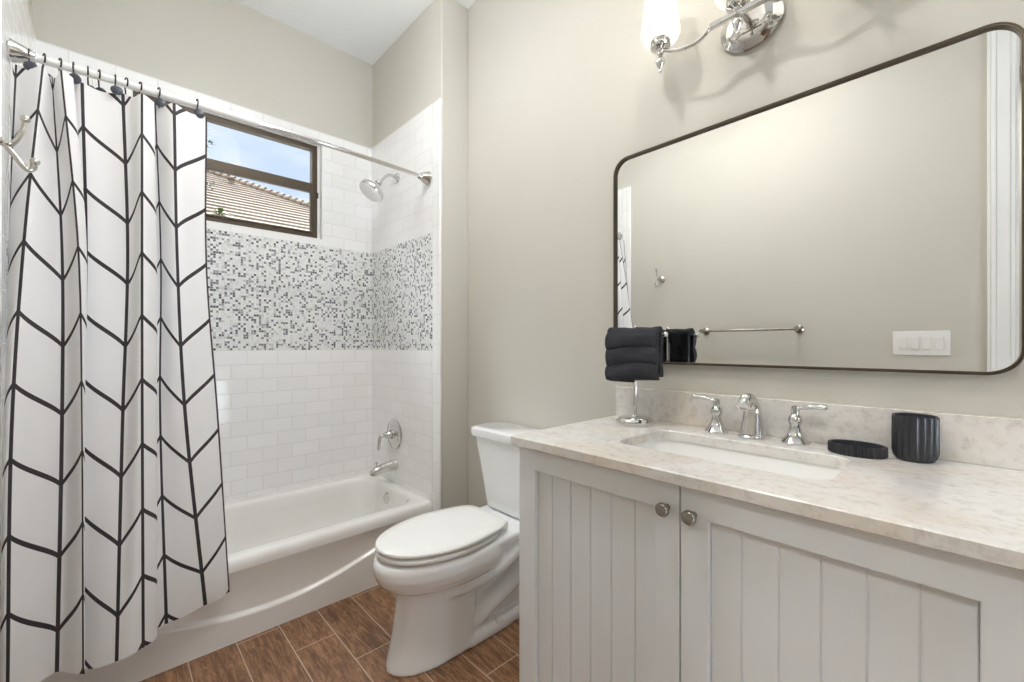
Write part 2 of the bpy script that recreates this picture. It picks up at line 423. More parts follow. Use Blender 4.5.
# door_1: cased opening in the left wall (seen in the mirror)
door = empty('door_1', (LW, (DY0+DY1)/2, 0)); door['kind'] = 'structure'
def casing(bm):
    for a, b, th in ((0, .016, .014), (.016, .062, .018), (.062, .080, .0215), (.080, .092, .019)):
        box(bm, LW, LW+th, DY1+a, DY1+b, 0, DZ+b)                     # leg next to the switch
        box(bm, LW, LW+th, DY0-b, DY0-a, 0, DZ+b)
        box(bm, LW, LW+th, DY0-b, DY1+b, DZ+a, DZ+b)
    return bm
o = obj('door_casing', casing(NB()), M['white'], None, bevel=.003); o.parent = door; o.matrix_parent_inverse = Matrix.Translation(-door.location)
bm = NB(); box(bm, LW-.11, LW, DY1-.012, DY1, 0, DZ); box(bm, LW-.11, LW, DY0, DY0+.012, 0, DZ); box(bm, LW-.11, LW, DY0, DY1, DZ-.012, DZ)
o = obj('door_jamb', bm, M['white'], None); o.parent = door; o.matrix_parent_inverse = Matrix.Translation(-door.location)

# glazed opening added behind the viewer, unseen, to let in fill daylight
pd = empty('fill_door', ((NX0+NX1)/2, NY, 0)); pd['kind'] = 'structure'
bm = NB(); ya, yb = NY-.08, NY-.02
for a, b in ((NX0, NX0+.05), (NX1-.05, NX1), ((NX0+NX1)/2-.03, (NX0+NX1)/2+.03)): box(bm, a, b, ya, yb, 0, NZ1)
for a, b in ((NX0+.05, (NX0+NX1)/2-.03), ((NX0+NX1)/2+.03, NX1-.05)):
    box(bm, a, b, ya, yb, 0, .06); box(bm, a, b, ya, yb, NZ1-.05, NZ1)
bm2 = NB()
for a, b in ((NX0+.05, (NX0+NX1)/2-.03), ((NX0+NX1)/2+.03, NX1-.05)): box(bm2, a, b, NY-.053, NY-.047, .06, NZ1-.05)
for nm, bb, mm in (('fill_door_frame', bm, M['white']), ('fill_door_glass', bm2, M['pane'])):
    o = obj(nm, bb, mm, None); o.parent = pd; o.matrix_parent_inverse = Matrix.Translation(-pd.location)
struct('bounce_ground', B(-8, 8, -12, NY-.1, -.12, -.04), M['bounce_ground'])  # unseen pale ground, added to bounce sunlight into the room

def P(name, bm, mat, root, **k):
    """part built in world coordinates, parented to a root that only carries a location"""
    o = obj(name, bm, mat, None, **k); o.parent = root
    off = Vector(root.location); q = root.parent
    while q: off += q.location; q = q.parent
    if root.type == 'MESH': off = Vector((0, 0, 0)) if root.get('_w') is None else Vector(root['_w'])
    o.data.transform(Matrix.Translation(-off)) if root.type == 'EMPTY' else None
    return o

def sub(name, bm, mat, part, root, **k):
    """sub-part in world coordinates under a part of root"""
    o = obj(name, bm, mat, None, **k); o.parent = part
    o.data.transform(Matrix.Translation(-Vector(root.location))); return o

# ------------------------------------------------------------------ bathtub
def make_tub():
    t = thing('bathtub', (.53, 2.39, 0), 'white alcove bathtub with a curved ledge on its apron under the window', 'bathtub')
    g = .001; x0, x1, y0, y1, zr = XL+g, XS-g, 2.008, D-g, .336
    bm = NB()
    def ring(xa, xb, ya, yb, r, z): return rrect(xa, xb, ya, yb, r, z, 8)
    rings = [ring(x0, x1, y0, y1, .014, .285), ring(x0, x1, y0, y1, .014, .305), ring(x0, x1, y0+.003, y1, .016, .320),
             ring(x0+.001, x1-.001, y0+.010, y1, .020, .331), ring(x0+.002, x1-.002, y0+.022, y1-.001, .026, zr),
             ring(x0+.012, x1-.010, y0+.036, y1-.02, .045, zr), ring(x0+.026, x1-.022, y0+.056, y1-.045, .08, zr),
             ring(x0+.045, x1-.040, y0+.078, y1-.072, .12, zr-.001), ring(x0+.055, x1-.048, y0+.088, y1-.080, .12, zr-.006),
             ring(x0+.066, x1-.054, y0+.097, y1-.088, .12, zr-.022),
             ring(x0+.09, x1-.062, y0+.103, y1-.094, .12, .26), ring(x0+.15, x1-.075, y0+.113, y1-.104, .12, .16),
             ring(x0+.22, x1-.095, y0+.135, y1-.125, .12, .09), ring(x0+.27, x1-.125, y0+.165, y1-.155, .12, .062),
             ring(x0+.32, x1-.17, y0+.21, y1-.20, .10, .056), ring(x0+.6, x1-.5, y0+.30, y1-.29, .05, .053)]
    loft(bm, rings, False, True)
    # apron: straight face with an arched ledge
    nx = 72; hs = 26
    grid = []
    for i in range(nx+1):
        x = x0+(x1-x0)*i/nx; za = .097+.16*math.tanh(2.69*(x-.50)**2); col = []
        zs = [0, za*.5, za-.022] + [za-.016+.032*k/10 for k in range(11)] + [za+.03, (za+.30)/2+.01, .285]
        for z in zs:
            s = min(1, max(0, (z-(za-.010))/.020)); s = s*s*(3-2*s)
            top = min(1, max(0, (z-.245)/.04)); top = top*top*(3-2*top)
            y = 2.012 + .014*s*(1-top) - .004*top
            col.append(bm.verts.new((x, y, z)))
        grid.append(col)
    for a, b in zip(grid, grid[1:]):
        for k in range(len(a)-1): bm.faces.new((a[k], b[k], b[k+1], a[k+1]))
    P('tub_body', bm, M['tub'], t, smooth=50)
    bm = lathe(NB(), [(0, .010), (.018, .010), (.030, .007), (.034, 0)], (1.231, 2.43, .262), (-1, 0, .12))
    P('overflow_plate', bm, M['chrome'], t)
    P('drain', lathe(NB(), [(.03, 0), (.03, .003), (.024, .005), (0, .004)], (1.03, 2.39, .054)), M['chrome'], t)
make_tub()

# ------------------------------------------------------------------ shower fittings on the plumbing wall
YP = 2.435
t = thing('tub_spout', (XS, YP, .447), 'chrome tub spout with a diverter knob low on the tiled wall', 'tub spout')
pth = [(XS, YP, .452), (XS-.012, YP, .452), (XS-.04, YP, .450), (XS-.09, YP, .445), (XS-.125, YP, .437), (XS-.142, YP, .425), (XS-.145, YP, .412)]
P('spout_body', tube(NB(), pth, [.034, .033, .029, .027, .027, .026, .023], 20), M['chrome'], t)
P('diverter_knob', lathe(NB(), [(.004, 0), (.004, .022), (.009, .024), (.009, .034), (0, .036)], (XS-.125, YP, .455)), M['chrome'], t)
t = thing('shower_valve', (XS, YP+.008, .640), 'round chrome shower valve with a lever handle above the tub spout', 'shower valve')
P('escutcheon', lathe(NB(), [(.090, 0), (.092, .004), (.086, .010), (.06, .014), (.04, .017), (.03, .02), (.0, .02)], (XS, YP+.008, .640), (-1, 0, 0), 48), M['chrome'], t)
P('handle_hub', lathe(NB(), [(.028, .015), (.027, .04), (.022, .045), (.020, .062), (.017, .07), (.0, .072)], (XS, YP+.008, .640), (-1, 0, 0), 28), M['chrome'], t)
pth = [(XS-.058, YP+.008, .640), (XS-.085, YP+.010, .638), (XS-.098, YP+.012, .625), (XS-.102, YP+.013, .595), (XS-.104, YP+.014, .555)]
P('lever', tube(NB(), catmull(pth, 5), [.011]*14+[.009]*7, 14), M['chrome'], t)
t = thing('wall_shower', (XS, 2.415, 2.215), 'chrome shower head on a bent arm below the curtain rod', 'shower head')
P('flange', lathe(NB(), [(.030, 0), (.030, .004), (.022, .012), (.012, .016), (.010, .02)], (XS, 2.415, 2.215), (-1, 0, 0), 28), M['chrome'], t)
pth = catmull([(XS, 2.415, 2.215), (XS-.035, 2.415, 2.222), (XS-.065, 2.415, 2.215), (XS-.095, 2.415, 2.185), (XS-.118, 2.415, 2.160)], 6)
P('shower_arm', tube(NB(), pth, .0095, 14), M['chrome'], t)
ax = Vector((-.58, .04, -.80)).normalized(); c0 = Vector((XS-.112, 2.415, 2.167))
P('swivel', lathe(NB(), [(.010, 0), (.020, .004), (.021, .022), (.016, .026), (.018, .036), (.024, .046)], c0, ax, 24), M['chrome'], t)
P('spray_face', lathe(NB(), [(.022, .044), (.035, .052), (.060, .064), (.072, .070), (.076, .078), (.076, .096), (.072, .102), (.066, .100), (0, .100)], c0, ax, 40), M['chrome'], t)

# curtain rod
RY, RZ = 2.060, 2.113
def rod_y(x): return RY-.030*math.sin(PI*(x-XL)/(XS-XL))
t = thing('shower_curtain_rod', (XL, RY, RZ), 'chrome tension rod spanning the tub alcove in front of the window', 'curtain rod')
P('outer_tube', tube(NB(), [(x, rod_y(x), RZ) for x in [XL+.02+.03*i for i in range(16)]+[.455]], .0125, 20), M['white'], t)
P('inner_tube', tube(NB(), [(x, rod_y(x), RZ) for x in [.45+.041*i for i in range(21)]], .0105, 20), M['chrome'], t)
for x, sg in ((XL, 1), (XS, -1)):
    P('end_flange', lathe(NB(), [(.036, 0), (.037, .006), (.033, .012), (.028, .030), (.019, .046), (.016, .06), (0, .06)], (x, RY, RZ), (sg, 0, 0), 32), M['chrome'], t)

# ------------------------------------------------------------------ shower curtain
KU = [0, 1, 2, 3, 3.45, 4, 5, 6, 7, 7.5, 8, 9, 10, 11, 12]
CUR = [
    [(0.276, 2.020, 0), (0.172, 1.985, 0), (0.122, 2.040, 0), (0.103, 2.050, 0), (0.117, 2.000, 0), (0.083, 1.985, 0), (0.035, 2.030, 0), (-0.067, 2.040, 0), (-0.105, 2.060, 0), (-0.086, 2.000, 0), (-0.113, 1.990, 0), (-0.137, 2.060, 0), (-0.153, 2.000, 0), (-0.214, 2.050, 0), (-0.231, 2.000, 0)],
    [(0.272, 1.990, 0), (0.175, 1.920, 0), (0.135, 1.990, 0), (0.106, 2.000, 0), (0.121, 1.940, 0), (0.079, 1.890, 0), (0.046, 1.960, 0), (-0.056, 1.990, 0), (-0.080, 2.000, 0), (-0.053, 1.950, 0), (-0.072, 1.920, 0), (-0.110, 1.980, 0), (-0.185, 1.920, 0), (-0.222, 1.980, 0), (-0.234, 1.950, 0)],
    [(0.305, 1.980, 0), (0.198, 1.925, 0), (0.131, 1.960, 0), (0.099, 1.970, 0), (0.119, 1.900, 0), (0.078, 1.850, 0), (0.032, 1.890, 0), (-0.061, 1.920, 0), (-0.078, 1.950, 0), (-0.056, 1.880, 0), (-0.061, 1.850, 0), (-0.106, 1.910, 0), (-0.202, 1.850, 0), (-0.226, 1.910, 0), (-0.243, 1.900, 0)],
    [(0.342, 1.970, 0), (0.260, 1.950, 0), (0.146, 1.940, 0), (0.103, 1.940, 0), (0.117, 1.870, 0), (0.079, 1.810, 0), (0.017, 1.800, 0), (-0.061, 1.850, 0), (-0.075, 1.880, 0), (-0.055, 1.800, 0), (-0.056, 1.780, 0), (-0.112, 1.830, 0), (-0.204, 1.800, 0), (-0.229, 1.860, 0), (-0.238, 1.860, 0)],
]
LEV_Z = [2.065, 1.5, .95, .24]
def curtain_pt(U, z):
    zs = LEV_Z
    rows = []
    for r in CUR:
        pts = catmull_at(r, U); rows.append(pts)
    # smooth interpolation between the four heights
    t = (zs[0]-z)/(zs[0]-zs[3])
    ts = [(zs[0]-q)/(zs[0]-zs[3]) for q in zs]
    for i in range(3):
        if t <= ts[i+1] or i == 2:
            f = (t-ts[i])/(ts[i+1]-ts[i])
            p0, p1, p2, p3 = rows[max(i-1, 0)], rows[i], rows[i+1], rows[min(i+2, 3)]
            d1 = (p2-p0)*((ts[i+1]-ts[i])/max(1e-6, ts[i+1]-ts[max(i-1, 0)])); d2 = (p3-p1)*((ts[i+1]-ts[i])/max(1e-6, ts[min(i+2, 3)]-ts[i]))
            f2, f3 = f*f, f**3
            return p1*(2*f3-3*f2+1)+d1*(f3-2*f2+f)+p2*(-2*f3+3*f2)+d2*(f3-f2)
def catmull_at(row, U):
    i = max(j for j in range(len(KU)-1) if KU[j] <= U+1e-9)
    f = (U-KU[i])/(KU[i+1]-KU[i])
    P_ = [Vector(p) for p in row]; h = KU[i+1]-KU[i]
    def tan(j):
        a, b = max(j-1, 0), min(j+1, len(P_)-1); return (P_[b]-P_[a])/(KU[b]-KU[a])
    d1, d2 = tan(i)*h*.85, tan(i+1)*h*.85
    f2, f3 = f*f, f**3
    return P_[i]*(2*f3-3*f2+1)+d1*(f3-2*f2+f)+P_[i+1]*(-2*f3+3*f2)+d2*(f3-f2)
def make_curtain():
    bm = NB(); uvl = bm.loops.layers.uv.new('cloth')
    nu, nv = 200, 60; g = []
    for i in range(nu+1):
        U = 12*i/nu; col = []
        for k in range(nv+1):
            q = k/nv
            ztop = 2.064+.006*math.cos(2*PI*U)          # slight sag between hooks
            zb = .213+.009*math.sin(U*1.7+.6)+.024/(1+math.exp(-(U-8.6)*4))+.012*math.exp(-(U/.25)**2)
            z = ztop+(zb-ztop)*q
            p = curtain_pt(U, z)
            rip = .004*math.sin(U*6.3+2.5*math.sin(z*2.1))*(.4+.6*q)
            x = max(p.x, XL+.012); y = p.y+rip
            col.append((bm.verts.new((x, y, z)), U/14, z/2.2))
        g.append(col)
    for a, b in zip(g, g[1:]):
        for k in range(nv):
            q = (a[k], b[k], b[k+1], a[k+1]); f = bm.faces.new([w[0] for w in q])
            for lp, w in zip(f.loops, q): lp[uvl].uv = (w[1], w[2])
    me = bpy.data.meshes.new('shower_curtain'); bm.to_mesh(me); bm.free(); me.materials.append(M['curtain'])
    me.polygons.foreach_set('use_smooth', [True]*len(me.polygons))
    o = bpy.data.objects.new('shower_curtain', me); C.objects.link(o)
    tag(o, 'white shower curtain with black chevron branch lines, drawn to the left of the tub', 'shower curtain')
make_curtain()

def make_ring(x, facing, label):
    RY = rod_y(x)
    t = thing('curtain_hook', (x, RY, RZ), label, 'curtain hook', 'dark curtain hooks on the shower rod')
    tw = random.uniform(-.25, .25)
    pts = []
    for k in range(15):
        a = R(-60+300*k/14)
        pts.append((x+tw*.02*math.cos(a), RY+.0165*math.cos(a)*-facing, RZ+.004+.0165*math.sin(a)))
    e = pts[0]; pts = [(x, RY-facing*.016, RZ-.060), (x, RY-facing*.021, RZ-.035)]+pts
    P('hook_wire', tube(NB(), catmull(pts, 3), .0022, 8), M['hook'], t)
    c = Vector((x+.004, RY-facing*.026, RZ-.044)); ax = Vector((random.uniform(-.3, .2), -facing, random.uniform(-.1, .25)))
    P('disc', lathe(NB(), [(.013, -.002), (.0165, 0), (.0165, .004), (.013, .007), (0, .008)], c, ax, 24), M['disc'], t)
make_ring(-0.185, 1, 'dark curtain hook with slate disc, first from the left on the rod')
make_ring(-0.155, -1, 'dark curtain hook with disc facing the tub, second from the left on the rod')
make_ring(-0.119, -1, 'dark curtain hook with disc facing the tub, third from the left on the rod')
make_ring(-0.087, 1, 'dark curtain hook with slate disc, fourth from the left on the rod')
make_ring(-0.053, -1, 'dark curtain hook with disc facing the tub, fifth from the left on the rod')
make_ring(-0.026, -1, 'dark curtain hook with disc facing the tub, sixth from the left on the rod')
make_ring(0.015, 1, 'dark curtain hook with slate disc, seventh from the left on the rod')
make_ring(0.043, -1, 'dark curtain hook with disc facing the tub, eighth from the left on the rod')
make_ring(0.081, -1, 'dark curtain hook with disc facing the tub, ninth from the left on the rod')
make_ring(0.132, 1, 'dark curtain hook with slate disc, tenth from the left on the rod')
make_ring(0.246, 1, 'dark curtain hook with slate disc, rightmost on the rod')

# ------------------------------------------------------------------ wall accessories on the left wall
t = thing('robe_hook', (LW, 1.674, 1.705), 'chrome double robe hook on the left wall beside the shower curtain', 'robe hook')
P('rosette', lathe(NB(), [(.028, 0), (.028, .004), (.022, .010), (.012, .014), (.010, .05)], (LW, 1.674, 1.705), (1, 0, 0), 28), M['chrome'], t)
P('upper_prong', tube(NB(), catmull([(LW+.035, 1.674, 1.703), (LW+.064, 1.674, 1.704), (LW+.080, 1.674, 1.735), (LW+.086, 1.674, 1.768)], 5), [.008]*6+[.006]*6+[.005]*4, 12), M['chrome'], t)
P('lower_prong', tube(NB(), catmull([(LW+.05, 1.674, 1.702), (LW+.072, 1.674, 1.670), (LW+.090, 1.674, 1.645), (LW+.101, 1.674, 1.650), (LW+.104, 1.674, 1.666)], 5), .0065, 12), M['chrome'], t)
for q in ((LW+.087, 1.674, 1.774), (LW+.104, 1.674, 1.669)): P('knob', sphere(NB(), q, .010), M['chrome'], t)
t = thing('towel_bar', (LW, 1.036, 1.29), 'nickel towel bar on the left wall, seen in the mirror', 'towel bar')
bm = tube(NB(), [(LW+.066, .72, 1.29), (LW+.066, 1.35, 1.29)], .0085, 14); P('bar', bm, M['nickel'], t)
for y in (.745, 1.327):
    P('post', lathe(NB(), [(.026, 0), (.026, .006), (.018, .012), (.011, .018), (.011, .05), (.016, .056), (.016, .076), (.0, .08)], (LW, y, 1.29), (1, 0, 0), 24), M['nickel'], t)
t = thing('light_switch', (LW, .189, 1.20), 'white four gang light switch plate, seen in the mirror beside the door casing', 'light switch')
P('cover_plate', B(LW, LW+.006, .075, .303, 1.135, 1.265), M['white'], t, bevel=.004)
for k in range(4):
    y = .189+(k-1.5)*.047
    bm = B(LW+.005, LW+.011, y-.017, y+.017, 1.167, 1.233)
    for v in bm.verts:
        if v.co.x > LW+.01 and v.co.z > 1.2: v.co.x += .004
    P('rocker', bm, M['white'], t, bevel=.0015)

# ------------------------------------------------------------------ toilet
def make_toilet():
    cy = 1.45
    t = thing('toilet', (1.1, cy, 0), 'white two-piece elongated toilet with closed lid between tub and vanity', 'toilet')
    def egg(xf, xb, hw, z, n=64, e=2.25, xc=None, tp=0):
        xc = xf+(xb-xf)*.56 if xc is None else xc; out = []
        for i in range(n):
            a = 2*PI*i/n; ca, sa = math.cos(a), math.sin(a)
            ex = 2.0/(e if ca > 0 else 2.05); ey = 2.0/(e if ca > 0 and tp else 2.15)
            rx = (xb-xc) if ca > 0 else (xc-xf)
            dx = math.copysign(abs(ca)**ex, ca); k = 1-tp*max(0, dx)**1.4
            out.append(Vector((xc+rx*dx, cy+k*hw*math.copysign(abs(sa)**ey, sa), z)))
        return out
    # bowl, pedestal, trapway and foot are one cast piece
    bm = NB()
    loft(bm, [egg(.712, 1.24, .165, .410), egg(.702, 1.25, .176, .406), egg(.694, 1.26, .181, .388), egg(.695, 1.27, .181, .358), egg(.706, 1.27, .174, .330),
              egg(.726, 1.26, .160, .306), egg(.76, 1.24, .138, .286), egg(.80, 1.2, .11, .272), egg(.88, 1.1, .07, .26)])
    loft(bm, [egg(.785, 1.10, .108, .31, e=6), egg(.783, 1.10, .106, .26, e=6), egg(.776, 1.10, .104, .19, e=6), egg(.763, 1.10, .103, .11, e=6),
              egg(.748, 1.10, .105, .05, e=6), egg(.738, 1.10, .108, .015, e=6), egg(.736, 1.10, .109, 0, e=6)])
    loft(bm, [egg(.80, 1.40, .112, 0, e=5, xc=1.1), egg(.80, 1.40, .112, .012, e=5, xc=1.1), egg(.81, 1.395, .108, .03, e=5, xc=1.1), egg(.82, 1.38, .09, .045, e=5, xc=1.1)])
    loft(bm, [rrect(1.0, 1.39, cy-.062, cy+.062, .03, .0), rrect(1.0, 1.39, cy-.058, cy+.058, .03, .2), rrect(1.0, 1.40, cy-.06, cy+.06, .03, .36)])
    loft(bm, [rrect(1.14, 1.43, cy-.10, cy+.10, .05, .325), rrect(1.12, 1.455, cy-.145, cy+.145, .05, .355), rrect(1.11, 1.46, cy-.165, cy+.165, .05, .385), rrect(1.11, 1.46, cy-.168, cy+.168, .05, .405), rrect(1.13, 1.45, cy-.16, cy+.16, .05, .415)])
    for s in (-1, 1):
        tube(bm, catmull([(.93, cy+s*.085, .255), (1.04, cy+s*.112, .262), (1.14, cy+s*.125, .285), (1.23, cy+s*.135, .325), (1.33, cy+s*.135, .375)], 6), [.030]*12+[.033]*12+[.03], 16)
        tube(bm, catmull([(1.08, cy+s*.055, .07), (1.13, cy+s*.075, .112), (1.22, cy+s*.078, .150), (1.31, cy+s*.075, .185), (1.38, cy+s*.06, .215)], 6), .042, 16)
    o = P('bowl', bm, M['china'], t)
    m = o.modifiers.new('remesh', 'REMESH'); m.mode = 'VOXEL'; m.voxel_size = .0055; m.use_smooth_shade = True
    m = o.modifiers.new('smooth', 'SMOOTH'); m.factor = .5; m.iterations = 8
    # seat and lid
    def slab(rows): return loft(NB(), rows)
    q = dict(e=4.5, tp=.22); h = dict(e=7, tp=.24)
    P('seat', slab([egg(.718, 1.195, .168, .416, **q), egg(.707, 1.205, .177, .420, **q), egg(.705, 1.207, .179, .426, **q), egg(.707, 1.205, .178, .433, **q), egg(.713, 1.2, .172, .436, **q)]), M['seat'], t)
    P('lid', slab([egg(.717, 1.212, .170, .442, **h), egg(.708, 1.220, .178, .444, **h), egg(.705, 1.223, .181, .449, **h), egg(.707, 1.221, .180, .455, **h), egg(.716, 1.214, .173, .460, **h), egg(.76, 1.18, .14, .4635, **h), egg(.88, 1.1, .07, .465, **h)]), M['seat'], t)
    for s in (-1, 1):
        P('hinge', loft(NB(), [rrect(1.205, 1.245, cy+s*.075-.024, cy+s*.075+.024, .008, .408), rrect(1.205, 1.245, cy+s*.075-.024, cy+s*.075+.024, .008, .44), rrect(1.21, 1.24, cy+s*.075-.018, cy+s*.075+.018, .008, .446)]), M['seat'], t)
        P('bolt_cap', lathe(NB(), [(.017, 0), (.017, .006), (.012, .014), (0, .017)], (1.19, cy+s*.094, .034), (0, s*.35, 1), 20), M['china'], t)
    # tank
    T = [(.420, 1.322, 1.452, .137, .035), (.430, 1.312, 1.458, .148, .035), (.50, 1.304, 1.460, .156, .034), (.58, 1.297, 1.461, .166, .032), (.66, 1.290, 1.462, .180, .032), (.71, 1.286, 1.462, .191, .032), (.753, 1.284, 1.462, .200, .032)]
    P('tank', loft(NB(), [rrect(a, b, cy-h, cy+h, r, z, 6) for z, a, b, h, r in T]), M['china'], t)
    L = [(.752, 1.280, 1.464, .209, .035), (.757, 1.272, 1.467, .222, .04), (.779, 1.269, 1.468, .226, .04), (.791, 1.272, 1.468, .223, .04), (.798, 1.284, 1.464, .211, .04)]
    P('tank_lid', loft(NB(), [rrect(a, b, cy-h, cy+h, r, z, 6) for z, a, b, h, r in L]), M['china'], t)
    P('supply_nut', lathe(NB(), [(.012, 0), (.014, .004), (.014, .02), (.009, .024), (.008, .06)], (1.37, cy-.125, .362)), M['nickel'], t)
make_toilet()

# ------------------------------------------------------------------ vanity
CT, CTH = .914, .0285
XC, YC0, YC1 = .895, -.097, .962
XD = .915                                                # door face
def make_vanity():
    t = thing('vanity_cabinet', (1.19, .438, 0), 'light grey two door vanity cabinet with beadboard panels under the stone top', 'vanity cabinet')
    bm = NB(); xb = W-.002; x0 = XD+.021
    za, zb = .10, CT-CTH
    box(bm, x0, xb, -.072, -.054, za, zb); box(bm, x0, xb, .929, .947, za, zb); box(bm, x0, xb, -.054, .929, za, za+.018)
    box(bm, xb-.012, xb, -.054, .929, za, zb); box(bm, x0, x0+.02, -.054, .929, zb-.04, zb)
    box(bm, x0+.06, x0+.075, -.06, .935, 0, za); box(bm, x0+.06, xb, -.072, -.054, 0, za); box(bm, x0+.06, xb, .929, .947, 0, za)
    P('carcass', bm, M['cab'], t, bevel=.001)
    def door(y0, y1, grooves, ky, stile0, stile1):
        z0, z1 = .105, .881; rail = .061
        bm = NB()
        def rc(a, b, c, d_, x): return [(x, a, c), (x, b, c), (x, b, d_), (x, a, d_)]
        O = (y0, y1, z0, z1); I = (y0+stile0, y1-stile1, z0+rail, z1-rail)
        loft(bm, [rc(*I, XD+.02), rc(*O, XD+.02), rc(*O, XD), rc(*I, XD), rc(*I, XD+.02)], False, False)
        bmesh.ops.remove_doubles(bm, verts=bm.verts, dist=1e-6)
        d = P('door', bm, M['cab'], t, bevel=.0015)
        bm = NB(); e = sorted([y0+stile0]+grooves+[y1-stile1])
        # tongue-and-groove boards: chamfered strips on a backing sheet
        box(bm, XD+.0175, XD+.0198, y0+stile0-.002, y1-stile1+.002, z0+rail-.002, z1-rail+.002)
        for a, b in zip(e, e[1:]):
            a2, b2 = a+.0016, b-.0016; zz0, zz1 = z0+rail, z1-rail; xf = XD+.0140
            r = [[(XD+.019, a, zz), (xf+.0015, a2-.0006, zz), (xf, a2+.0015, zz), (xf, b2-.0015, zz), (xf+.0015, b2+.0006, zz), (XD+.019, b, zz)] for zz in (zz0, zz1)]
            loft(bm, r)
        sub('beadboard_panel', bm, M['cab'], d, t, smooth=20)
        k = lathe(NB(), [(.0075, 0), (.007, .003), (.0055, .007), (.0060, .013), (.012, .017), (.0155, .021), (.0155, .026), (.013, .030), (.0, .0315)], (XD, ky, .826), (-1, 0, 0), 28)
        sub('knob', k, M['nickel'], d, t)
    door(.4400, .946, [.824, .756, .689, .624, .557], .468, .058, .067)
    door(-.070, .4365, [.317, .251, .185, .12, .055], .408, .062, .0585)
make_vanity()

def make_counter():
    # one slab with a sink cut-out
    x0, x1, y0, y1 = XC, W-.001, YC0, YC1
    sx0, sx1, sy0, sy1, r = 1.050, 1.322, .198, .698, .05
    zt, zb = CT, CT-CTH
    n = 8
    inner = rrect(sx0, sx1, sy0, sy1, r, 0, n)
    def outer(x0, x1, y0, y1):
        out = []
        cx, cy = (sx0+sx1)/2, (sy0+sy1)/2
        corners = ((x1, y1), (x0, y1), (x0, y0), (x1, y0))
        for q in range(4):
            for i in range(n+1):
                p = inner[q*(n+1)+i]; f = i/n; X, Y = corners[q]
                # slide from the side facing the first axis to the second one
                if q == 0: w = (X, p.y) if f < .5 else (p.x, Y)
                elif q == 1: w = (p.x, Y) if f < .5 else (X, p.y)
                elif q == 2: w = (X, p.y) if f < .5 else (p.x, Y)
                else: w = (p.x, Y) if f < .5 else (X, p.y)
                if i == n//2: w = (X, Y)
                out.append(w)
        return out
    bm = NB(); e = .003
    o1, o2 = outer(x0+e, x1, y0+e, y1-e), outer(x0, x1, y0, y1)
    rings = [[(p.x, p.y, zb) for p in inner], [(a, b, zb) for a, b in o1], [(a, b, zb+e) for a, b in o2], [(a, b, zt-e) for a, b in o2],
             [(a, b, zt) for a, b in o1], [(p.x, p.y, zt) for p in rrect(sx0-.002, sx1+.002, sy0-.002, sy1+.002, r, 0, n)], [(p.x, p.y, zt-.003) for p in inner], [(p.x, p.y, zb) for p in inner]]
    loft(bm, rings, False, False)
    bmesh.ops.remove_doubles(bm, verts=bm.verts, dist=.00001)
    o = obj('countertop', bm, M['stone'], smooth=20)
    tag(o, 'cream quartzite vanity countertop with an undermount sink opening', 'countertop')
    o = obj('backsplash', B(W-.021, W-.001, YC0, YC1, CT+.0003, 1.0265), M['stone'], bevel=.0015)
    tag(o, 'low cream quartzite backsplash strip standing behind the faucet', 'backsplash')
    s = thing('sink_basin', ((sx0+sx1)/2, (sy0+sy1)/2, zb-.15), 'white rectangular undermount sink basin below the faucet', 'sink')
    bm = NB(); g = .004
    R_ = [(.030, zb-.0005, .05), (-.004, zb-.0005, .052), (-.004, zb-.004, .052), (.000, zb-.02, .05), (.010, zb-.09, .06), (.028, zb-.125, .07), (.055, zb-.138, .06), (.10, zb-.143, .03)]
    rs = [rrect(sx0-.03, sx1+.03, sy0-.03, sy1+.03, .05, zb-.012, n), rrect(sx0-.03, sx1+.03, sy0-.03, sy1+.03, .05, zb-.0005, n)]
    rs += [rrect(sx0+a, sx1-a, sy0+a, sy1-a, rr, z, n) for a, z, rr in R_[1:]]
    loft(bm, rs, False, True)
    P('bowl', bm, M['sink'], s, smooth=60)
    P('drain', lathe(NB(), [(.028, 0), (.028, .003), (.022, .005), (0, .003)], ((sx0+sx1)/2+.02, .44, zb-.1432)), M['chrome'], s)
make_counter()

# faucet: spout and two lever handles
FX = 1.405
t = thing('faucet_spout', (FX, .450, CT), 'polished chrome curved faucet spout behind the middle of the sink', 'faucet')
P('base_ring', lathe(NB(), [(.035, 0), (.036, .004), (.034, .009), (.030, .012)], (FX-.004, .450, CT), n=32, sx=1.15), M['chrome'], t)
pth = catmull([(FX-.004, .450, CT+.008), (FX, .450, CT+.035), (FX+.003, .450, CT+.068), (FX-.005, .450, CT+.097), (FX-.027, .450, CT+.115), (FX-.053, .450, CT+.116), (FX-.072, .450, CT+.102)], 6)
nn = len(pth); rr = []
for i in range(nn):
    f = i/(nn-1)
    rr.append(.033-.013*(f/.55)**1.2 if f < .55 else .020-.0045*(f-.55)/.45)
P('spout_body', tube(NB(), pth, rr, 24), M['chrome'], t)
P('outlet_ring', lathe(NB(), [(.0155, 0), (.0170, .002), (.0165, .006), (.012, .006), (.012, .004), (0, .004)], pth[-1], (pth[-1]-pth[-2]), 24), M['chrome'], t)
P('lift_knob', lathe(NB(), [(.003, 0), (.003, .09), (.007, .093), (.007, .101), (0, .104)], (FX+.030, .450, CT)), M['chrome'], t)
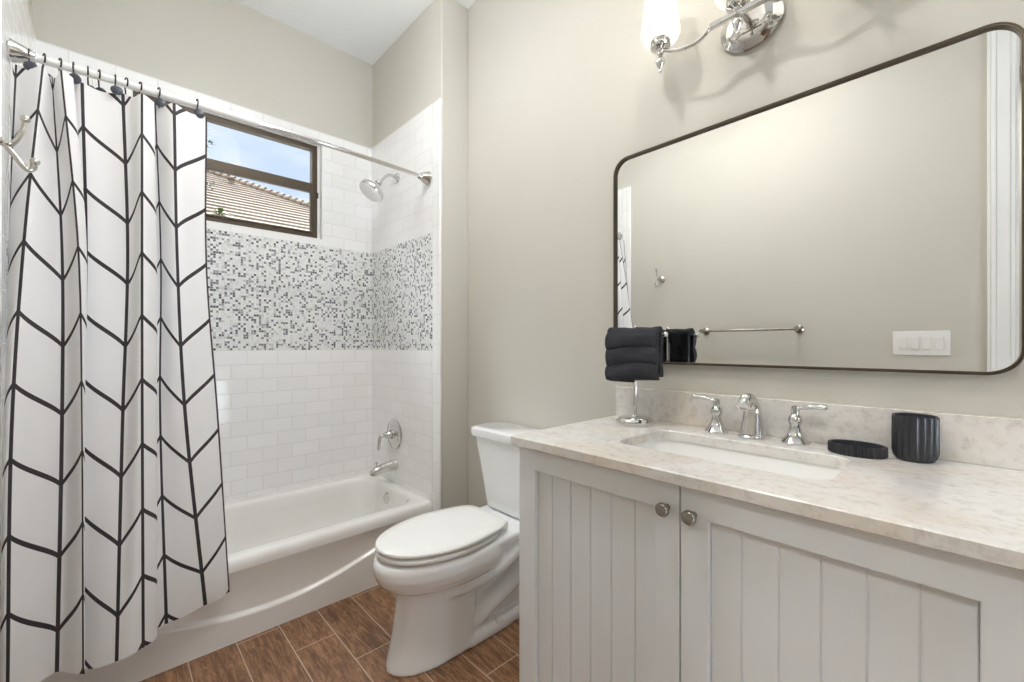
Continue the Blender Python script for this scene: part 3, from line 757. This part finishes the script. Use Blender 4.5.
def handle(y, sg, label):
    t = thing('basin_tap', (FX+.004, y, CT), label, 'faucet handle', 'lever handles of the chrome faucet')
    x = FX+.004
    P('pedestal', lathe(NB(), [(.034, 0), (.0345, .004), (.030, .010), (.022, .020), (.0155, .036), (.0130, .050), (.0165, .058), (.0185, .066), (.0155, .075), (.0105, .081)], (x, y, CT), n=32), M['chrome'], t)
    P('hub', lathe(NB(), [(.0105, .08), (.0105, .092), (.009, .104), (.0, .107)], (x, y, CT), n=24), M['chrome'], t)
    l = catmull([(x, y, CT+.097), (x-.002, y+sg*.022, CT+.102), (x-.004, y+sg*.045, CT+.107), (x-.006, y+sg*.076, CT+.108)], 5)
    rad = [.0075+.0040*min(1, max(0, (i-3)/6)) for i in range(len(l))]; rad[-1] = .008
    P('lever', tube(NB(), l, rad, 16, .62), M['chrome'], t)
handle(.555, 1, 'chrome lever faucet handle on the towel stand side of the spout')
handle(.340, -1, 'chrome lever faucet handle on the side of the black soap dish')

# ------------------------------------------------------------------ things on the counter
TX, TY = 1.348, .808
t = thing('towel_stand', (TX, TY, CT), 'chrome T shaped towel stand on the left end of the countertop', 'towel stand')
P('base', lathe(NB(), [(.064, 0), (.066, .003), (.066, .013), (.061, .016), (.058, .021), (.050, .025), (.012, .027), (.009, .032)], (TX, TY, CT), n=40), M['chrome'], t)
P('pole', tube(NB(), [(TX, TY, CT+.018), (TX, TY, 1.238)], .0065, 16), M['chrome'], t)
P('cross_arm', tube(NB(), [(TX, TY-.112, 1.226), (TX, TY+.112, 1.226)], .0055, 14), M['chrome'], t)
P('finial', lathe(NB(), [(.009, 0), (.010, .003), (.006, .006), (.0095, .012), (.0095, .018), (.005, .023), (0, .024)], (TX, TY, 1.236), n=20), M['chrome'], t)
for s in (-1, 1):
    P('arm_cap', sphere(NB(), (TX, TY+s*.113, 1.226), .0085, 10), M['chrome'], t)

def make_towel():
    # folded hand towel: a thick ribbed front flap, a turn over the arm and a shorter slanted back flap
    bm = NB(); nu, nv = 60, 90
    y0, y1 = TY-.094, TY+.101
    prof = []                                       # centre line in (x, z), from the front hem up and over to the back hem
    for k in range(nv+1):
        q = k/nv
        if q < .60:
            f = q/.60; prof.append((TX-.014, 1.068+(1.226-1.068)*f, 'f', f))
        elif q < .70:
            a = PI*(q-.60)/.10; prof.append((TX-.014*math.cos(a), 1.226+.014*math.sin(a), 't', 0))
        else:
            f = (q-.70)/.30; prof.append((TX+.014, 1.226-.145*f, 'b', f))
    def side(off):
        g = []
        for i in range(nu+1):
            s = i/nu; row = []
            for x, z, k, f in prof:
                y = y0+(y1-y0)*s
                bz = ((z-1.236+.006*math.sin(22*y))/.056) % 1.0; band = abs(math.sin(PI*bz))**.5*3.9
                w = .0035*band+.0018*math.sin(37*y+60*z)+.0015*math.sin(90*y-41*z)
                if k == 'f':
                    sk = .010*(s-.5)                                       # hem drops toward the tub side
                    zz = z-sk*(1-f); xx = x-off*(.009+w)*(1 if off > 0 else .3)
                    if off < 0: xx = TX-.0085
                    yy = y+.004*math.sin(70*z)*(1-f)
                elif k == 't':
                    c = Vector((x-TX, z-1.226)); c.normalize(); rad = .0075 if off < 0 else .0225+w*.6
                    fr = max(0, c.x)*.60; xx, zz, yy = TX+c.x*rad, 1.226+c.y*rad, y-(y-y0)*fr
                else:
                    yy = y0+.004+(y1-y0)*s*(.40-.15*f)
                    zz = z+.02*s*f; xx = TX+.0085+(off > 0)*(.013+w*.6)
                row.append(bm.verts.new((xx, yy, zz)))
            g.append(row)
        return g
    A, Bk = side(1), side(-1)
    for g in (A, Bk):
        for a, b in zip(g, g[1:]):
            for k in range(nv): bm.faces.new((a[k], b[k], b[k+1], a[k+1]))
    for i in range(nu):
        for k in (0, nv): bm.faces.new((A[i][k], A[i+1][k], Bk[i+1][k], Bk[i][k]))
    for i in (0, nu):
        for k in range(nv): bm.faces.new((A[i][k], A[i][k+1], Bk[i][k+1], Bk[i][k]))
    o = obj('hand_towel', bm, M['terry'], smooth=60)
    tag(o, 'black ribbed terry hand towel folded over the chrome towel stand', 'towel')
    bm = NB()
    rings = []
    for k in range(9):
        f = k/8; z = 1.066+.012*f
        rings.append([(TX-.019+.012*math.cos(2*PI*j/24)**3*.6, TY+.045+.052*math.copysign(abs(math.sin(2*PI*j/24))**.5, math.sin(2*PI*j/24)), z-.006*(1-f)) for j in range(24)])
    h = obj('folded_hem', loft(bm, rings), M['terry'], o)
make_towel()

def ribbed(prof, c, n, rib, sx, sy, ns=6):
    """fluted body: prof (r, z, flute), r scaled by sx / sy; concave flutes around"""
    rings = []
    for r, z, k in prof:
        ring = []
        for i in range(n*ns):
            a = 2*PI*i/(n*ns); ph = (i % ns)/ns
            d = rib*k*(abs(math.cos(PI*ph)))
            ring.append((c[0]+(r*sx-d)*math.cos(a), c[1]+(r*sy-d)*math.sin(a), c[2]+z))
        rings.append(ring)
    return loft(NB(), rings)
t = thing('tumbler', (1.412, .094, CT), 'black fluted tumbler standing against the backsplash', 'cup')
P('cup_body', ribbed([(.72, 0, 0), (.82, .002, 0), (.95, .010, .6), (1.0, .022, 1), (1.0, .100, 1), (.985, .106, .4), (.95, .108, 0), (.88, .107, 0), (.86, .100, 0), (.85, .012, 0), (.6, .008, 0)], (1.412, .094, CT), 22, .0030, .0425, .0425), M['black'], t, smooth=30)
t = thing('soap_dish', (1.378, .199, CT), 'black ribbed oval soap dish beside the tumbler', 'soap dish')
P('tray', ribbed([(.90, 0, 0), (.96, .001, .6), (1.0, .004, 1), (1.0, .024, 1), (.985, .027, .5), (.95, .0275, 0), (.90, .026, 0), (.88, .022, 0), (.86, .008, 0), (.3, .006, 0)], (1.378, .199, CT), 40, .0040, .043, .060), M['black'], t, smooth=30)

# ------------------------------------------------------------------ mirror
def make_mirror():
    y0, y1, z0, z1, r = -.082, .972, 1.121, 1.919, .062
    t = thing('wall_mirror', (W, (y0+y1)/2, (z0+z1)/2), 'large rounded rectangle mirror in a thin dark bronze frame above the vanity', 'mirror')
    def rr(i, x, n=12): return [Vector((x, p.x, p.y)) for p in rrect(y0+i, y1-i, z0+i, z1-i, max(.01, r-i), 0, n)]
    x0 = W-.001
    rings = [rr(0, x0), rr(0, x0-.021), rr(.001, x0-.022), rr(.0028, x0-.022), rr(.0034, x0-.0205), rr(.0042, x0-.0205), rr(.0048, x0-.022), rr(.0066, x0-.022), rr(.0075, x0-.021), rr(.0075, x0-.003), rr(.0, x0)]
    P('mirror_frame', loft(NB(), rings, False, False), M['frame'], t, smooth=30)
    P('mirror_glass', loft(NB(), [rr(.0077, x0-.003), rr(.0077, x0-.011)]), M['mirror'], t, smooth=10)
make_mirror()

# ------------------------------------------------------------------ vanity light
def make_light():
    cy, cz, xl = .475, 2.200, 1.360
    t = thing('vanity_light', (W, cy, cz), 'polished chrome three arm vanity light with frosted glass shades above the mirror', 'wall light')
    P('backplate', lathe(NB(), [(.088, 0), (.092, .004), (.092, .010), (.086, .016), (.080, .018), (.074, .026), (.055, .034), (.030, .038), (0, .039)], (W, cy, cz), (-1, 0, 0), 56, sx=.88, sy=1.0), M['chrome'], t)
    P('stem', tube(NB(), catmull([(W-.03, cy, cz), (W-.07, cy, cz-.006), (xl, cy, 2.176)], 6), .010, 14), M['chrome'], t)
    path = [(xl, cy+.245, 2.190), (xl, cy+.215, 2.170), (xl, cy+.175, 2.154), (xl, cy+.125, 2.150), (xl, cy+.092, 2.162), (xl, cy+.076, 2.181)]
    L = catmull(path, 6)
    for LL in (L, [(p[0], 2*cy-p[1], p[2]) for p in L]): P('curved_arm', tube(NB(), LL, .0065, 12), M['chrome'], t)
    bm = NB(); box(bm, xl-.008, xl+.008, cy-.082, cy+.082, 2.166, 2.183)
    P('cross_bar', bm, M['chrome'], t, bevel=.0025)
    for dy in (.245, 0, -.245):
        y = cy+dy; z = 2.186
        P('socket_cup', lathe(NB(), [(.009, -.012), (.013, -.006), (.014, 0), (.030, .006), (.033, .012), (.024, .016), (.024, .022), (.031, .026), (.033, .034), (.026, .040)], (xl, y, z), n=32), M['chrome'], t)
        P('finial', lathe(NB(), [(.004, -.076), (.006, -.070), (.004, -.064), (.006, -.060), (.013, -.050), (.0155, -.040), (.013, -.031), (.006, -.023), (.005, -.018), (.010, -.014), (.010, -.008)][::1], (xl, y, z), n=24), M['chrome'], t)
        prof = [(.026, .030), (.045, .031), (.057, .037), (.0625, .050), (.0625, .066), (.057, .11), (.051, .16), (.046, .215), (.043, .215), (.048, .16), (.054, .11), (.0595, .066), (.0595, .052), (.05, .042), (.026, .036)]
        P('glass_shade', lathe(NB(), prof, (xl, y, z), n=40), M['shade'], t)
make_light()

# ------------------------------------------------------------------ ceiling downlights (light the room from above) and added fill lamps
def downlight(x, y, w, label):
    t = thing('recessed_downlight', (x, y, HC), label, 'ceiling light', 'recessed ceiling downlights')
    P('trim_ring', lathe(NB(), [(.095, 0), (.095, -.004), (.078, -.008), (.074, -.004), (.074, 0)], (x, y, HC), n=40), M['white'], t)
    P('lens', lathe(NB(), [(.074, -.001), (.074, -.004), (0, -.004)], (x, y, HC), n=40), M['lamp'], t)
    l = bpy.data.lights.new('downlight', 'AREA'); l.shape = 'DISK'; l.size = .16; l.energy = w; l.color = (1, .985, .96); l.spread = R(165)
    o = bpy.data.objects.new('downlight_lamp', l); C.objects.link(o); o.location = (x, y, HC-.012)
    return t
downlight(.45, .85, DOWN_W*1.7, 'white recessed ceiling downlight facing the vanity')
downlight(.95, .45, DOWN_W*.5, 'white recessed ceiling downlight above the sink')
t = thing('fill_ceiling_lamp', (.58, 1.60, HC), 'added unseen fill lamp of round opal glass over the middle of the bathroom', 'ceiling light')  # unseen lamp added to brighten the ceiling and tub alcove
P('canopy', lathe(NB(), [(.09, 0), (.09, -.012), (.05, -.02), (.012, -.024), (.012, -.30), (0, -.30)], (.58, 1.60, HC), n=32), M['nickel'], t)
P('glass_bowl', lathe(NB(), [(0, -.44), (.06, -.438), (.12, -.425), (.17, -.395), (.195, -.35), (.20, -.31), (.19, -.285), (.10, -.27), (.013, -.268)], (.58, 1.60, HC), n=40), M['globe'], t)
downlight(-1.0, -.5, HALL_W, 'added unseen fill downlight, white and recessed, in the hall ceiling')  # unseen hall lamp, added as fill through the doorway

# ------------------------------------------------------------------ outside: neighbour roof, palm, tree
def make_house():
    t = thing('neighbor_house', (0, 10, 0), 'neighbouring house with a pale tiled hip roof outside the window', 'house')
    ye, ze, pit = 7.0, 2.6, .5; yr = 13.0; xc = 6.9; xw = -9.0
    bm = NB()
    n = 25; c = (yr-ye)/n; th = .05
    for i in range(n):
        ya, yb = ye+c*i, ye+c*(i+1)+.05
        za, zb = ze+pit*(ya-ye), ze+pit*(yb-ye)
        xa, xb = xc-(ya-ye), xc-(yb-ye)
        lip = .055
        r0 = [(xw, ya, za), (xa, ya, za), (xb, yb, zb), (xw, yb, zb)]
        vs = [bm.verts.new(p) for p in r0]+[bm.verts.new((p[0], p[1], p[2]+(lip if k < 2 else .015))) for k, p in enumerate(r0)]
        for f in ((0, 3, 2, 1), (4, 5, 6, 7), (0, 1, 5, 4), (1, 2, 6, 5), (2, 3, 7, 6), (3, 0, 4, 7)): bm.faces.new([vs[k] for k in f])
        # end slope courses
        xa2, xb2 = xc-(ya-ye), xc-(yb-ye)
        r1 = [(xa2, ya, za), (xa2, 2*yr-ya, za), (xb2, 2*yr-yb, zb), (xb2, yb, zb)]
        vs = [bm.verts.new(p) for p in r1]+[bm.verts.new((p[0], p[1], p[2]+(lip if k < 2 else .015))) for k, p in enumerate(r1)]
        for f in ((0, 3, 2, 1), (4, 5, 6, 7), (0, 1, 5, 4), (1, 2, 6, 5), (2, 3, 7, 6), (3, 0, 4, 7)): bm.faces.new([vs[k] for k in f])
    P('roof_slope', bm, M['roof'], t, smooth=0)
    bm = NB(); a = Vector((xc, ye, ze)); b = Vector((xc-(yr-ye), yr, ze+pit*(yr-ye)))
    m = 58; dr = (b-a)/m
    for i in range(m):
        p = a+dr*i; q = p+dr*1.12
        tube(bm, [p+Vector((0, 0, .06)), q+Vector((0, 0, .035))], [.085, .065], 10)
    rx = b.x
    while rx > xw:
        tube(bm, [(rx, yr, b.z+.06), (rx-.42, yr, b.z+.03)], [.085, .065], 10); rx -= .38
    P('hip_cap', bm, M['roof'], t)
    P('outer_wall', B(-8.6, 6.4, 7.5, 18.5, 0, 2.6), M['stucco'], t)
    P('vent_pipe', lathe(NB(), [(.05, -.25), (.05, .12), (.07, .12), (.07, .16), (0, .16)], (1.98, 11.25, 4.75), n=16), M['roof'], t)
make_house()
def blades(bm, c, n, ln, droop, wid, rnd):
    for i in range(n):
        a = 2*PI*i/n+rnd.uniform(-.2, .2); el = rnd.uniform(.1, 1.2)
        d = Vector((math.cos(a)*math.cos(el), math.sin(a)*math.cos(el), math.sin(el)))
        pts = [Vector(c)+d*ln*f-Vector((0, 0, droop*ln*f*f)) for f in (0, .25, .5, .75, 1)]
        sd = d.cross(Vector((0, 0, 1))).normalized()
        ws = [.2, .9, 1, .6, .05]
        rings = [[p-sd*wid*w, p+Vector((0, 0, wid*.4*w)), p+sd*wid*w, p-Vector((0, 0, wid*.1))] for p, w in zip(pts, ws)]
        loft(bm, rings)
    return bm
rnd = random.Random(3)
px, py = 1.0, 6.3
t = thing('palm_tree', (px, py, 0), 'small palm crown showing in front of the neighbouring roof', 'palm')
P('trunk', tube(NB(), catmull([(px-.05, py, 0), (px, py, 1.5), (px, py, 2.80)], 6), [.06]*4+[.025]*9, 12), M['bark'], t)
P('fronds', blades(NB(), (px, py, 2.79), 22, .17, .5, .016, rnd), M['palm'], t)
px2, py2 = .74, 5.9
t = thing('bush', (px2, py2, 0), 'green shrub top at the lower left corner of the window', 'shrub')
P('stem', tube(NB(), [(px2, py2, 0), (px2, py2, 2.5)], .03, 10), M['bark'], t)
P('foliage', blades(NB(), (px2, py2, 2.5), 40, .26, .3, .022, rnd), M['palm'], t)
def tree():
    bx, by = .35, 6.0
    t = thing('bare_tree', (bx, by, 0), 'thin tree branch with sparse leaves against the sky at the window edge', 'tree')
    bm = NB(); lf = NB()
    tube(bm, catmull([(bx, by, 0), (bx+.05, by, 1.6), (bx+.15, by, 2.8), (bx+.32, by, 3.4)], 6), [.07]*7+[.03]*6+[.010]*6, 10)
    tips = []
    for k in range(9):
        a = rnd.uniform(0, 2*PI); st = Vector((bx+.16+.015*k, by, 2.85+.055*k))
        en = st+Vector((.22*math.cos(a)+.12, .25*math.sin(a), rnd.uniform(.12, .3)))
        tube(bm, catmull([st, (st+en)/2+Vector((0, 0, -.08)), en], 5), [.008]*5+[.004]*6, 6); tips += [en, (st+en)/2]
    for p in tips:
        for q in range(9):
            c = p+Vector((rnd.gauss(0, .035), rnd.gauss(0, .035), rnd.gauss(0, .035)))
            blades(lf, c, 3, .035, .2, .008, rnd)
    P('branch', bm, M['bark'], t); P('foliage', lf, M['leaf'], t)['kind'] = 'stuff'
tree()
o = obj('lawn', B(-30, 30, 2.9, 40, -.3, -.15), M['grass']); o['kind'] = 'structure'
